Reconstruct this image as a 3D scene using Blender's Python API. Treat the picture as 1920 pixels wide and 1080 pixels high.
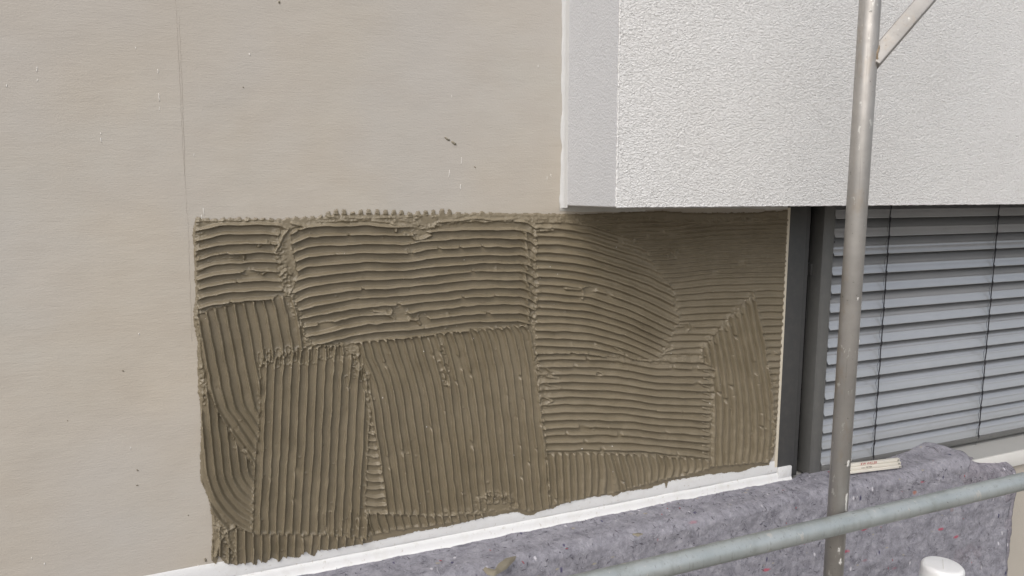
import bpy, bmesh, math, random
import numpy as np
from mathutils import Vector, Matrix

for o in list(bpy.data.objects): bpy.data.objects.remove(o)
scene = bpy.context.scene
C = scene.collection
PI = math.pi

# ------------------------------------------------------------------ camera
FPX = 1322.0                                   # focal length for a 1920 px wide frame
PITCH = math.atan(177/1322); YAW = math.radians(22.4)
EYE = np.array([0.0, -2.0, 1.65])
cam_d = bpy.data.cameras.new('camera'); cam = bpy.data.objects.new('camera', cam_d); C.objects.link(cam)
cam_d.sensor_width = 36; cam_d.lens = FPX/1920*36; cam_d.clip_start = 0.05; cam_d.clip_end = 500
cam.location = EYE; cam.rotation_euler = (PI/2-PITCH, 0, -YAW)
scene.camera = cam

# ------------------------------------------------------------------ daylight (overcast)
world = bpy.data.worlds.new('World'); scene.world = world; world.use_nodes = True
nt = world.node_tree; nt.nodes.clear()
sky = nt.nodes.new('ShaderNodeTexSky'); sky.sky_type = 'NISHITA'; sky.sun_disc = False
SUN_EL = math.radians(46); SUN_AZ = math.radians(222)
sky.sun_elevation = SUN_EL; sky.sun_rotation = SUN_AZ
sky.air_density = 1.0; sky.dust_density = 4.0; sky.ozone_density = 1.0
hs = nt.nodes.new('ShaderNodeHueSaturation'); hs.inputs['Saturation'].default_value = 0.45
bg = nt.nodes.new('ShaderNodeBackground'); bg.inputs['Strength'].default_value = 0.15
wo = nt.nodes.new('ShaderNodeOutputWorld')
nt.links.new(sky.outputs[0], hs.inputs['Color']); nt.links.new(hs.outputs[0], bg.inputs['Color'])
nt.links.new(bg.outputs[0], wo.inputs[0])
sun_d = bpy.data.lights.new('sun', 'SUN'); sun = bpy.data.objects.new('sun', sun_d); C.objects.link(sun)
sun_d.energy = 0.75; sun_d.angle = math.radians(65); sun_d.color = (1.0, 0.99, 0.975)
# the sun stands behind and left of the camera, high
sdir = Vector((math.sin(SUN_AZ)*math.cos(SUN_EL), math.cos(SUN_AZ)*math.cos(SUN_EL), math.sin(SUN_EL)))
sun.rotation_euler = sdir.to_track_quat('Z', 'Y').to_euler()
scene.view_settings.view_transform = 'Standard'; scene.view_settings.look = 'None'
scene.view_settings.gamma = 1; scene.view_settings.use_curve_mapping = False
scene.view_settings.exposure = 0.22

# ------------------------------------------------------------------ photo pixel -> point on a real plane
_fw = np.array([math.sin(YAW)*math.cos(PITCH), math.cos(YAW)*math.cos(PITCH), -math.sin(PITCH)])
_rt = np.array([math.cos(YAW), -math.sin(YAW), 0.0]); _up = np.cross(_rt, _fw)
def ray(x, y): return _fw*FPX + _rt*(x-960) + _up*(540-y)
def on_y(x, y, Y): d = ray(x, y); return EYE + d*(Y-EYE[1])/d[1]
def on_z(x, y, Z): d = ray(x, y); return EYE + d*(Z-EYE[2])/d[2]
def px_of(P):
    d = P-EYE; z = d@_fw
    return 960+FPX*(d@_rt)/z, 540-FPX*(d@_up)/z

# ------------------------------------------------------------------ noise
def vnoise(x, y, seed):
    rs = np.random.RandomState(seed); T = rs.rand(256, 256)
    xi = np.floor(x).astype(int); yi = np.floor(y).astype(int); fx = x-xi; fy = y-yi
    fx = fx*fx*(3-2*fx); fy = fy*fy*(3-2*fy)
    a = T[xi & 255, yi & 255]; b = T[(xi+1) & 255, yi & 255]; c = T[xi & 255, (yi+1) & 255]; d = T[(xi+1) & 255, (yi+1) & 255]
    return (a*(1-fx)+b*fx)*(1-fy)+(c*(1-fx)+d*fx)*fy
def fnoise(x, y, seed, octaves=3):
    s = 0; a = 1; t = 0
    for i in range(octaves): s = s+a*vnoise(x*2**i, y*2**i, seed+i); t += a; a *= .5
    return s/t

# ------------------------------------------------------------------ mesh helpers
def tag(o, label=None, cat=None, group=None, kind=None):
    if label: o['label'] = label
    if cat: o['category'] = cat
    if group: o['group'] = group
    if kind: o['kind'] = kind
    return o
def link(name, me, mat=None, parent=None):
    o = bpy.data.objects.new(name, me); C.objects.link(o)
    if mat: me.materials.append(mat)
    if parent: o.parent = parent
    return o
def empty(name, label, cat, group=None, loc=(0, 0, 0)):
    o = bpy.data.objects.new(name, None); C.objects.link(o); o.location = loc; o.empty_display_size = .05
    return tag(o, label, cat, group)
def np_mesh(name, verts, faces, smooth=True):
    me = bpy.data.meshes.new(name); nf = len(faces); k = faces.shape[1]
    me.vertices.add(len(verts)); me.vertices.foreach_set('co', np.asarray(verts, np.float32).ravel())
    me.loops.add(nf*k); me.loops.foreach_set('vertex_index', np.asarray(faces, np.int32).ravel())
    me.polygons.add(nf); me.polygons.foreach_set('loop_start', np.arange(0, nf*k, k, dtype=np.int32))
    me.polygons.foreach_set('loop_total', np.full(nf, k, np.int32))
    me.polygons.foreach_set('use_smooth', np.full(nf, smooth, bool))
    me.update(); me.validate(); return me
def grid_faces(nu, nv):
    i = np.arange(nu-1)[:, None]*nv+np.arange(nv-1)[None, :]; i = i.ravel()
    return np.stack([i, i+nv, i+nv+1, i+1], 1)
def finish(bm, name, smooth_angle=None):
    bmesh.ops.recalc_face_normals(bm, faces=bm.faces)
    me = bpy.data.meshes.new(name); bm.to_mesh(me); bm.free()
    if smooth_angle is not None:
        for p in me.polygons: p.use_smooth = True
        me.set_sharp_from_angle(angle=math.radians(smooth_angle))
    return me
def box_bm(bm, x0, x1, y0, y1, z0, z1, bev=0.0, seg=2):
    r = bmesh.ops.create_cube(bm, size=1)
    vs = r['verts']
    for v in vs:
        v.co = Vector((x0+(v.co.x+.5)*(x1-x0), y0+(v.co.y+.5)*(y1-y0), z0+(v.co.z+.5)*(z1-z0)))
    if bev > 0:
        es = list({e for v in vs for e in v.link_edges})
        bmesh.ops.bevel(bm, geom=es, offset=bev, segments=seg, affect='EDGES', profile=.5)
def box(name, x0, x1, y0, y1, z0, z1, mat, parent=None, bev=0.0):
    bm = bmesh.new(); box_bm(bm, x0, x1, y0, y1, z0, z1, bev)
    return link(name, finish(bm, name, 40 if bev else None), mat, parent)
def tube_mesh(name, pts, r, n=16, cap=True):
    pts = [Vector(p) for p in pts]; V = []; F = []
    rs = r if isinstance(r, (list, tuple)) else [r]*len(pts)
    prev = None
    for i, p in enumerate(pts):
        t = (pts[min(i+1, len(pts)-1)]-pts[max(i-1, 0)]).normalized()
        if prev is None: a = t.orthogonal().normalized()
        else: a = (prev-t*prev.dot(t)).normalized()
        prev = a; b = t.cross(a)
        for k in range(n):
            th = 2*PI*k/n; V.append(p+(a*math.cos(th)+b*math.sin(th))*rs[i])
    for i in range(len(pts)-1):
        for k in range(n):
            F.append((i*n+k, i*n+(k+1) % n, (i+1)*n+(k+1) % n, (i+1)*n+k))
    if cap: F.append(tuple(range(n))[::-1]); F.append(tuple((len(pts)-1)*n+k for k in range(n)))
    me = bpy.data.meshes.new(name); me.from_pydata(V, [], F)
    for p in me.polygons: p.use_smooth = len(p.vertices) == 4
    me.update(); return me
def lathe_mesh(name, prof, n=40):
    V = []; F = []
    for r, z in prof:
        for k in range(n): V.append((r*math.cos(2*PI*k/n), r*math.sin(2*PI*k/n), z))
    for i in range(len(prof)-1):
        for k in range(n): F.append((i*n+k, i*n+(k+1) % n, (i+1)*n+(k+1) % n, (i+1)*n+k))
    F.append(tuple((len(prof)-1)*n+k for k in range(n)))
    me = bpy.data.meshes.new(name); me.from_pydata(V, [], F)
    for p in me.polygons: p.use_smooth = True
    me.set_sharp_from_angle(angle=math.radians(50)); me.update(); return me

# ------------------------------------------------------------------ materials
class Mat:
    def __init__(s, name, rough=.8, metal=0., spec=.5):
        s.m = bpy.data.materials.new(name); s.m.use_nodes = True; s.t = s.m.node_tree
        s.b = s.t.nodes['Principled BSDF']; s.b.inputs['Roughness'].default_value = rough
        s.b.inputs['Metallic'].default_value = metal; s.b.inputs['Specular IOR Level'].default_value = spec
        tc = s.t.nodes.new('ShaderNodeTexCoord'); s.co = tc.outputs['Object']; s.bump_in = None
    def L(s, a, b): s.t.links.new(a, b)
    def mapping(s, scale=(1, 1, 1), rot=(0, 0, 0)):
        n = s.t.nodes.new('ShaderNodeMapping'); n.inputs['Scale'].default_value = scale; n.inputs['Rotation'].default_value = rot
        s.L(s.co, n.inputs[0]); return n.outputs[0]
    def noise(s, scale, detail=3, rough=.5, co=None, dist=0):
        n = s.t.nodes.new('ShaderNodeTexNoise'); n.inputs['Scale'].default_value = scale; n.inputs['Detail'].default_value = detail
        n.inputs['Roughness'].default_value = rough; n.inputs['Distortion'].default_value = dist
        s.L(co if co is not None else s.co, n.inputs['Vector']); return n.outputs[0]
    def voro(s, scale, co=None, out='Distance', feature='F1'):
        n = s.t.nodes.new('ShaderNodeTexVoronoi'); n.feature = feature; n.inputs['Scale'].default_value = scale
        s.L(co if co is not None else s.co, n.inputs['Vector']); return n.outputs[out]
    def ramp(s, fac, stops):
        n = s.t.nodes.new('ShaderNodeValToRGB'); e = n.color_ramp.elements
        while len(e) < len(stops): e.new(.5)
        for k, (p, c) in enumerate(stops):
            e[k].position = p; e[k].color = (*c, 1) if len(c) == 3 else c
        s.L(fac, n.inputs[0]); return n.outputs[0]
    def val(s, fac, a, b, v0=0., v1=1.):
        n = s.t.nodes.new('ShaderNodeMapRange'); n.inputs[1].default_value = a; n.inputs[2].default_value = b
        n.inputs[3].default_value = v0; n.inputs[4].default_value = v1; s.L(fac, n.inputs[0]); return n.outputs[0]
    def mix(s, fac, a, b, mode='MIX'):
        n = s.t.nodes.new('ShaderNodeMix'); n.data_type = 'RGBA'; n.blend_type = mode
        for v, i in ((fac, 0), (a, 6), (b, 7)):
            if isinstance(v, (int, float)): n.inputs[i].default_value = v
            elif isinstance(v, tuple): n.inputs[i].default_value = (*v, 1)
            else: s.L(v, n.inputs[i])
        return n.outputs[2]
    def math(s, op, a, b):
        n = s.t.nodes.new('ShaderNodeMath'); n.operation = op
        for v, i in ((a, 0), (b, 1)):
            if isinstance(v, (int, float)): n.inputs[i].default_value = v
            else: s.L(v, n.inputs[i])
        return n.outputs[0]
    def color(s, c):
        if isinstance(c, tuple): s.b.inputs['Base Color'].default_value = (*c, 1)
        else: s.L(c, s.b.inputs['Base Color'])
        return s
    def bump(s, h, dist, strength=1.0):
        n = s.t.nodes.new('ShaderNodeBump'); n.inputs['Distance'].default_value = dist; n.inputs['Strength'].default_value = strength
        s.L(h, n.inputs['Height'])
        if s.bump_in is not None: s.L(s.bump_in, n.inputs['Normal'])
        s.bump_in = n.outputs[0]; s.L(n.outputs[0], s.b.inputs['Normal']); return s

# wall: base coat pulled sideways with a trowel over mesh
w = Mat('base_coat', .9, spec=.3)
m1 = w.noise(1.3, 4, .55); c = w.ramp(m1, [(.30, (.51, .457, .382)), (.5, (.495, .452, .388)), (.7, (.49, .468, .422))])
m2 = w.noise(5, 4, .6, w.mapping((1, 1, 2.2))); c = w.mix(w.val(m2, .42, .68, 0, .35), c, (.42, .365, .30))
m3 = w.noise(60, 3, .6, w.mapping((.12, 1, 1.6))); c = w.mix(w.val(m3, .45, .75, 0, .14), c, (.36, .315, .265))
m3b = w.noise(1.1, 3, .6); c = w.mix(w.val(m3b, .42, .62, 0, .65), c, (.475, .452, .425))
m4 = w.noise(900, 2, .6); c = w.mix(w.val(m4, .35, .75, 0, .22), c, (.30, .26, .22)); w.color(c)
w.bump(w.noise(120, 3, .65, w.mapping((.30, 1, 1.5))), .0014, .26)
w.bump(w.noise(230, 3, .65, w.mapping((.7, 1, 1.2))), .0012, .6)
w.bump(w.noise(300, 2, .6, w.mapping((.05, 1, 1))), .0006, .5)
w.bump(w.noise(16, 3, .6, w.mapping((.5, 1, 1.4))), .006, .22)
w.bump(w.noise(3.5, 2, .5), .02, .35)
M_WALL = w.m
# rough white finishing render on the bay
r = Mat('textured_render', .85, spec=.3)
n1 = r.noise(2.0, 3, .6); c = r.mix(r.val(n1, .35, .7), (.86, .855, .845), (.82, .81, .795))
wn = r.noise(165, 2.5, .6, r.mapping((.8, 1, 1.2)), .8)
c = r.mix(r.val(wn, .30, .52, .5, 0), c, (.58, .565, .55)); r.color(c)  # pits of the grain painted darker, relief shading put into the colour
r.bump(r.val(wn, .25, .75), .0044, .85)
r.bump(r.noise(40, 3, .6), .004, .3); r.bump(r.noise(620, 2, .6), .0007, .5)
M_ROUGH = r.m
r = Mat('smooth_filler', .75, spec=.35); c = r.mix(r.noise(30, 4, .6), (.55, .55, .545), (.61, .61, .60)); r.color(c)
r.bump(r.noise(90, 4, .6), .0015, .6); M_FILL = r.m
r = Mat('return_render_shaded', .85, spec=.3); c = r.mix(r.noise(12, 4, .6), (.57, .575, .59), (.62, .625, .64)); r.color(c)  # darker and bluer than the bay front: shade of the side face painted in
r.bump(r.noise(200, 3, .6), .0042, .8); M_RETURN_SHADED = r.m
# fresh adhesive mortar
g = Mat('fresh_mortar', .5, spec=.5)
n1 = g.noise(14, 4, .6); c = g.ramp(n1, [(.3, (.190, .156, .101)), (.55, (.222, .184, .122)), (.75, (.248, .208, .143))])
c = g.mix(g.val(g.noise(2.6, 4, .6), .45, .65, 0, .35), c, (.245, .208, .150))
n2 = g.noise(420, 3, .65); c = g.mix(g.val(n2, .3, .75, 0, .40), c, (.130, .107, .073)); g.color(c)
g.L(g.val(g.noise(25, 3, .6), .3, .7, .30, .50), g.b.inputs['Roughness'])
g.bump(g.noise(700, 3, .65), .0007, .6); g.bump(g.noise(160, 3, .6), .0012, .5)
M_MORTAR = g.m
g = Mat('drying_mortar', .8, spec=.3); c = g.mix(g.noise(120, 4, .6), (.20, .175, .13), (.27, .245, .19)); g.color(c)
g.bump(g.noise(300, 3, .6), .001, .6); M_SCRAP = g.m
g = Mat('white_sealing', .55, spec=.4); c = g.mix(g.val(g.noise(18, 5, .65), .5, .8), (.73, .73, .725), (.65, .64, .615))
c = g.mix(g.val(g.noise(70, 5, .7), .60, .70, 0, .7), c, (.45, .41, .345)); g.color(c); g.bump(g.noise(60, 4, .6), .0012, .5); M_WHITE = g.m
g = Mat('cream_edge', .8); g.color(g.mix(g.noise(60, 4, .65), (.62, .53, .38), (.70, .66, .58))); g.bump(g.noise(150, 3), .001, .5); M_CREAM = g.m
g = Mat('pale_plaster', .85); g.color(g.mix(g.noise(30, 4, .65), (.50, .49, .46), (.60, .59, .56))); g.bump(g.noise(150, 3), .001, .5); M_PALE = g.m
# frame and guide rail, powder coated
g = Mat('dark_coated_metal', .45, 0, .5); g.color(g.mix(g.val(g.noise(30, 5, .7), .45, .8, 0, .5), (.060, .060, .060), (.10, .095, .088)))
g.bump(g.noise(900, 2), .0002, .3); M_FRAME = g.m
g = Mat('mid_coated_metal', .42, 0, .5); g.color(g.mix(g.val(g.noise(24, 5, .7), .45, .8, 0, .5), (.125, .125, .120), (.17, .165, .155))); M_RAIL = g.m
g = Mat('black_metal', .5); g.color(g.mix(g.noise(40), (.018, .018, .02), (.03, .03, .03))); M_BLACK = g.m
g = Mat('slat_aluminium', .22, .5, .5)
c = g.mix(g.val(g.noise(8, 4, .7, g.mapping((.4, 1, 1))), .4, .7), (.46, .468, .48), (.50, .507, .517))
c = g.mix(g.val(g.noise(45, 5, .7, g.mapping((.25, 1, 1))), .52, .85, 0, .18), c, (.36, .35, .335)); g.color(c)
M_SLAT = g.m
g = Mat('cord_black', .8); g.color(g.mix(g.noise(200), (.015, .015, .018), (.03, .03, .035))); M_CORD = g.m
g = Mat('pin_bright', .3, .8); g.color(g.mix(g.noise(200), (.5, .48, .42), (.4, .4, .4))); M_BRIGHT = g.m
g = Mat('glass_dark', .05, 0, .6); g.color(g.mix(g.noise(2), (.012, .013, .015), (.016, .017, .018))); M_GLASS = g.m
g = Mat('sill_aluminium', .5, 0, .4); g.color(g.mix(g.noise(9, 4, .6), (.38, .38, .365), (.43, .425, .41))); g.bump(g.noise(200, 2), .0003, .3); M_SILL = g.m
g = Mat('sill_lip', .5, 0, .4); g.color(g.mix(g.noise(12, 4, .6), (.64, .63, .60), (.70, .69, .66))); M_LIP = g.m
g = Mat('parapet_render', .9); g.color(g.mix(g.noise(8, 4, .6), (.44, .40, .345), (.50, .46, .40))); g.bump(g.noise(200, 3, .6), .0022, .7); M_PARAPET = g.m
# steel
def steel(name, a, b, stain, rough, metal):
    g = Mat(name, rough, metal, .5)
    c = g.mix(g.val(g.noise(9, 5, .65), .35, .7), a, b)
    c = g.mix(g.val(g.noise(16, 5, .7, g.mapping((1, 1, .45))), .54, .72, 0, .8), c, stain)
    c = g.mix(g.val(g.noise(38, 4, .7, g.mapping((1, 1, .4))), .63, .66, 0, .8), c, (.58, .57, .53))
    c = g.mix(g.val(g.noise(140, 2, .6, g.mapping((1, 1, .04))), .62, .72, 0, .45), c, (.22, .21, .20))
    c = g.mix(g.val(g.noise(85, 3, .7), .66, .72, 0, .6), c, (.10, .095, .09)); g.color(c)
    g.L(g.val(g.noise(30, 4, .6), .3, .7, rough-.1, rough+.15), g.b.inputs['Roughness'])
    g.bump(g.noise(60, 4, .65), .0008, .4); return g.m
M_POST = steel('weathered_steel', (.32, .305, .285), (.39, .37, .345), (.33, .275, .215), .42, .45)
M_GALV = steel('galvanised_steel', (.40, .435, .43), (.50, .53, .525), (.33, .35, .33), .42, .55)
M_WELD = steel('rusty_weld', (.24, .17, .10), (.30, .24, .17), (.14, .10, .07), .55, .3)
# recycled fibre fleece
def fleece_mat(name, lo, hi, dark):
    g = Mat(name, .95, spec=.1)
    warp = g.noise(14, 3, .6)
    n1 = g.noise(20, 8, .82, None, .35); c = g.ramp(n1, [(.36, lo), (.5, tuple((a+b)/2 for a, b in zip(lo, hi))), (.64, hi)])
    n2 = g.noise(60, 6, .82, g.mapping((.75, 1, .6)), .5)
    c = g.mix(g.val(n2, .54, .68, 0, .6), c, (.38, .377, .415)); c = g.mix(g.val(n2, .45, .33, 0, dark), c, (.10, .095, .12))
    n3 = g.noise(19, 5, .75, g.mapping((1, 1, .7), (3, 5, 7)), .3); c = g.mix(g.val(n3, .60, .70, 0, .45), c, (.11, .107, .135))
    # fibre flecks: some cells of a stretched cell pattern take a colour of their own
    for sc, st, thr, col in ((30, (.55, .8, 1.5), .982, (.42, .09, .13)), (46, (1.3, 1, .7), .972, (.62, .60, .64)),
                             (38, (1.5, 1, .6), .965, (.06, .055, .12)), (26, (.9, 1, 1.2), .982, (.40, .17, .12)), (60, (.6, 1, 1.4), .975, (.36, .33, .26))):
        co = g.mapping(st, (.3*sc, .2*sc, .1*sc)); n = g.t.nodes.new('ShaderNodeTexVoronoi'); n.inputs['Scale'].default_value = sc; g.L(co, n.inputs['Vector'])
        sep = g.t.nodes.new('ShaderNodeSeparateColor'); g.L(n.outputs['Color'], sep.inputs[0])
        pick = g.val(sep.outputs[0], thr-.002, thr+.002); near = g.val(g.math('ADD', n.outputs['Distance'], g.math('MULTIPLY', g.noise(150, 3), .35)), .34, .50, 1, 0)
        c = g.mix(g.math('MULTIPLY', g.math('MULTIPLY', pick, near), .85), c, col)
    g.color(c); g.bump(n2, .004, .7); g.bump(g.noise(260, 4, .7), .002, .7); g.bump(g.noise(30, 3, .6), .008, .4)
    return g.m
M_FLEECE = fleece_mat('recycled_fleece', (.188, .184, .210), (.36, .353, .388), .6)
M_FLEECE2 = fleece_mat('recycled_fleece_back', (.165, .156, .178), (.34, .32, .352), .8)
g = Mat('white_plastic', .35, 0, .5); g.color(g.mix(g.val(g.noise(20, 4), .5, .8), (.82, .82, .82), (.76, .755, .745))); M_PLASTIC = g.m
g = Mat('cream_lacquered_wood', .5); g.color(g.mix(g.noise(60, 3, .5, g.mapping((.1, 1, 1))), (.66, .62, .54), (.72, .69, .63))); M_WOOD = g.m
g = Mat('red_ink', .6); g.color((.36, .035, .03)); M_RED = g.m
g = Mat('dark_ink', .6); g.color((.12, .10, .09)); M_INK = g.m
g = Mat('white_lime', .8); g.color((.72, .70, .66)); M_LIME = g.m
g = Mat('dark_joint', .9); g.color((.385, .345, .295)); M_JOINT = g.m
g = Mat('stone_paving', .9); g.color(g.mix(g.noise(6, 5, .65), (.15, .135, .115), (.22, .20, .172))); g.bump(g.noise(90, 4), .003, .5); M_GROUND = g.m

# ------------------------------------------------------------------ setting
GZ = -.36
me = bpy.data.meshes.new('ground'); me.from_pydata([(-150, -150, GZ), (150, -150, GZ), (150, 150, GZ), (-150, 150, GZ)], [], [(0, 1, 2, 3)])
tag(link('ground', me, M_GROUND), kind='structure')

wall = empty('facade_wall', 'beige base-coated house wall, the large flat area left of the white bay', 'wall')
XW = 1.905                                                   # where the window opening starts
box('wall_field', -5, XW, 0, .30, GZ-.05, 3.9, M_WALL, wall)
box('wall_field', XW, 7.5, .006, .30, 1.66, 3.9, M_WALL, wall)
box('wall_field', XW, 7.5, .006, .30, GZ-.05, .40, M_WALL, wall)
box('wall_field', 4.7, 7.5, 0, .30, .40, 1.66, M_WALL, wall)
# small marks on the coat: pale scratches, dirty lumps, the trowelled mesh seam
def stroke(name, pts, w0, mat, depth=.0012, parent=wall, Y=0.0):
    P = [on_y(x, y, Y) for x, y in pts]
    P = [Vector((p[0], Y-depth*.15, p[2])) for p in P]; rr = [w0*(.55+.45*math.sin(PI*(i+.5)/len(P))) for i in range(len(P))]
    return link(name, tube_mesh(name, P, rr, 6), mat, parent)
rnd = random.Random(4)
for (x, y, l) in ((70, 125, 10), (70, 148, 5), (189, 249, 3), (189, 258, 9), (254, 88, 4), (296, 130, 8), (297, 175, 16), (299, 200, 8), (364, 288, 5), (381, 390, 14), (378, 402, 10),
                  (843, 318, 16), (864, 346, 10), (1009, 122, 5), (865, 295, 14), (847, 178, 6), (1026, 331, 7), (1033, 326, 6), (261, 624, 4), (245, 838, 4), (84, 1055, 4), (60, 1044, 5), (13, 158, 6), (371, 1059, 4), (468, 100, 4)):
    k = rnd.uniform(-.15, .15)
    stroke('pale_scratch', [(x+k*j*l+rnd.uniform(-.6, .6), y+j*l) for j in (0, .35, .7, 1)], rnd.uniform(.0007, .0013), M_LIME)
for pts, wd in (([(834, 257), (838, 261), (843, 263)], .0028), ([(847, 265), (851, 269), (855, 271)], .0036), ([(889, 312), (892, 315)], .0016), ([(229, 694), (232, 696)], .002), ([(256, 880), (259, 883)], .0018),
                ([(384, 1047), (386, 1052)], .0035), ([(1059, 118), (1058, 135)], .003), ([(1057, 70), (1058, 90)], .0025), ([(255, 910), (259, 910)], .0016), ([(523, 2), (524, 6)], .003), ([(126, 788), (127, 789)], .0015), ([(352, 966), (354, 966)], .0016), ([(455, 163), (457, 164)], .0016)):
    stroke('mortar_splash', pts, wd, M_SCRAP)
for a, b in (((329, 0), (346, 330)), ((336, 30), (350, 400)), ((352, 400), (360, 640)), ((399, 880), (404, 1010))):
    n = 24
    stroke('mesh_seam', [(a[0]+(b[0]-a[0])*i/n+rnd.uniform(-.8, .8), a[1]+(b[1]-a[1])*i/n) for i in range(n+1)], .00035, M_JOINT)

# parapet under the window ledge, sill plate
par = empty('parapet', 'beige rendered parapet wall below the window, seen right of the fleece', 'low wall')
box('parapet_wall', -5, 7.5, -.088, -.0005, GZ-.05, .518, M_PARAPET, par)
sill = empty('window_sill', 'pale grey window sill with white front lip, below the blind', 'window sill')
def sill_bm():
    bm = bmesh.new(); box_bm(bm, 1.99, 4.69, -.0945, .148, .546, .556)
    for v in bm.verts:
        if v.co.y < 0: v.co.z -= .026
    return finish(bm, 'sill_plate')
link('sill_plate', sill_bm(), M_SILL, sill)
box('sill_lip', 1.99, 4.69, -.109, -.095, .468, .533, M_LIP, sill, .003)

# white base strip along the foot of the wall
base = empty('base_strip', 'white sealing strip along the foot of the mortared wall, mortar crumbs on it', 'base strip')
def strip(name, x0, x1, prof, mat, seed, amp):
    n = int((x1-x0)/.006); V = []; rs = np.random.RandomState(seed)
    for i in range(n+1):
        x = x0+(x1-x0)*i/n
        for k, (y, z) in enumerate(prof):
            q = float(fnoise(np.array([x*9.]), np.array([k*1.7]), seed)[0]-.5)
            V.append((x, y+amp*.4*q, z+amp*q))
    return link(name, np_mesh(name, np.array(V), grid_faces(n+1, len(prof))), mat, base)
strip('upper_strip', -.9, 1.918, [(-.0004, .641), (-.0016, .638), (-.0022, .62), (-.0026, .600), (-.0012, .5925), (-.0002, .5905)], M_WHITE, 3, .004)
strip('lower_bead', -.9, 1.985, [(-.0006, .5915), (-.0046, .588), (-.0075, .580), (-.0095, .568), (-.016, .560), (-.03, .5565), (-.04, .548)], M_WHITE, 8, .0014)
box('end_block', 1.920, 1.985, -.010, .012, .57, .613, M_WHITE, base, .002)

# the white bay that overhangs the window
bay = empty('overhanging_bay', 'white rough-rendered bay projecting above the window, upper right', 'bay')
BX, BY, BZ = 1.0, -.32, 1.612
nx, nz = 20, 4
bm = bmesh.new(); box_bm(bm, BX, 7.5, BY, -.0006, BZ, 3.9, .004, 2)
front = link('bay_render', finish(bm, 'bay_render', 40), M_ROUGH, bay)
# finer grain on the return, its shade put into a darker colour, a skin 2.5 mm proud of the body
box('return_face', BX-.0028, BX+.001, BY+.005, -.030, BZ+.003, 3.895, M_RETURN_SHADED, bay)
def edge_band():
    n = 260; V = []
    for i in range(n+1):
        z = BZ-.006+(3.88-BZ)*(i/n)**1.3
        q = float(fnoise(np.array([z*14.]), np.array([.5]), 21)[0]-.5); q2 = float(fnoise(np.array([z*30.]), np.array([9.5]), 25)[0]-.5)
        V += [(BX-.012+.012*q+.006*q2, -.0004, z), (BX-.010+.012*q+.006*q2, -.0022, z), (BX-.005, -.004+.001*q2, z), (BX-.0045, -.018, z), (BX-.0038, -.028+.006*q, z), (BX-.0026, -.031+.006*q, z)]
    return link('filler_band', np_mesh('filler_band', np.array(V), grid_faces(n+1, 6)), M_FILL, bay)
edge_band()
rs = np.random.RandomState(41)
def bead(name, a, b, n, seed):
    t = np.linspace(0, 1, n); A_, B_ = np.array(a), np.array(b)
    pts = [tuple(A_+(B_-A_)*q+np.array([(fnoise(np.array([q*n*.35]), np.array([k*3.3]), seed)[0]-.5)*.0032 for k in range(3)])) for q in t]
    rr = [.0022+.0016*float(fnoise(np.array([q*n*.5]), np.array([7.7]), seed+3)[0]) for q in t]
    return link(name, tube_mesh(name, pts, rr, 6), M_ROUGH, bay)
bead('render_edge', (BX+.001, BY+.0025, BZ+.0022), (3.4, BY+.0025, BZ+.0022), 620, 43)
bead('render_edge', (BX+.0012, BY+.0022, BZ+.002), (BX+.0012, BY+.0022, 2.45), 260, 47)
n = 200; V = []
for i in range(n+1):
    x = .985+(XW-.985)*i/n; q = float(fnoise(np.array([x*7.]), np.array([2.5]), 31)[0]-.5)
    zl = 1.593+.012*q+(.006 if x > 1.3 else 0)*(1 if x < 1.8 else .3)
    V += [(x, -.0006, 1.622), (x, -.0022, 1.616), (x, -.0024, zl+.003), (x, -.0006, zl)]
link('underside_strip', np_mesh('underside_strip', np.array(V), grid_faces(n+1, 4)), M_PALE, bay)

# ------------------------------------------------------------------ the combed mortar
def sd_poly(px, py, poly):
    P = np.array(poly, float); n = len(P); d = np.full(px.shape, 1e9); ins = np.zeros(px.shape, bool)
    for i in range(n):
        a = P[i]; b = P[(i+1) % n]; e = b-a; L = e@e+1e-9
        t = np.clip(((px-a[0])*e[0]+(py-a[1])*e[1])/L, 0, 1)
        d = np.minimum(d, (px-a[0]-t*e[0])**2+(py-a[1]-t*e[1])**2)
        cond = (a[1] > py) != (b[1] > py)
        if abs(e[1]) > 1e-9: ins ^= cond & (px < (py-a[1])/e[1]*e[0]+a[0])
    d = np.sqrt(d); return np.where(ins, d, -d)
def sd_line(px, py, pts):
    P = np.array(pts, float); d = np.full(px.shape, 1e9)
    for i in range(len(P)-1):
        a = P[i]; b = P[i+1]; e = b-a; L = e@e+1e-9
        t = np.clip(((px-a[0])*e[0]+(py-a[1])*e[1])/L, 0, 1)
        d = np.minimum(d, (px-a[0]-t*e[0])**2+(py-a[1]-t*e[1])**2)
    return np.sqrt(d)
def sstep(x): x = np.clip(x, 0, 1); return x*x*(3-2*x)
def guide_interp(q, pts):
    """smooth curve through the traced points"""
    a = np.array(pts, float); t = a[:, 0]; v = a[:, 1]
    if len(t) < 3: return np.interp(q, t, v)
    h = np.diff(t); s = np.diff(v)/h; m = np.zeros(len(t)); m[1:-1] = np.where(s[:-1]*s[1:] > 0, 2*s[:-1]*s[1:]/(s[:-1]+s[1:]+1e-12), 0); m[0] = s[0]; m[-1] = s[-1]
    i = np.clip(np.searchsorted(t, q)-1, 0, len(t)-2); x = np.clip((q-t[i])/h[i], 0, 1); hh = h[i]
    return (2*x**3-3*x**2+1)*v[i]+(x**3-2*x**2+x)*hh*m[i]+(-2*x**3+3*x**2)*v[i+1]+(x**3-x**2)*hh*m[i+1]
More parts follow.
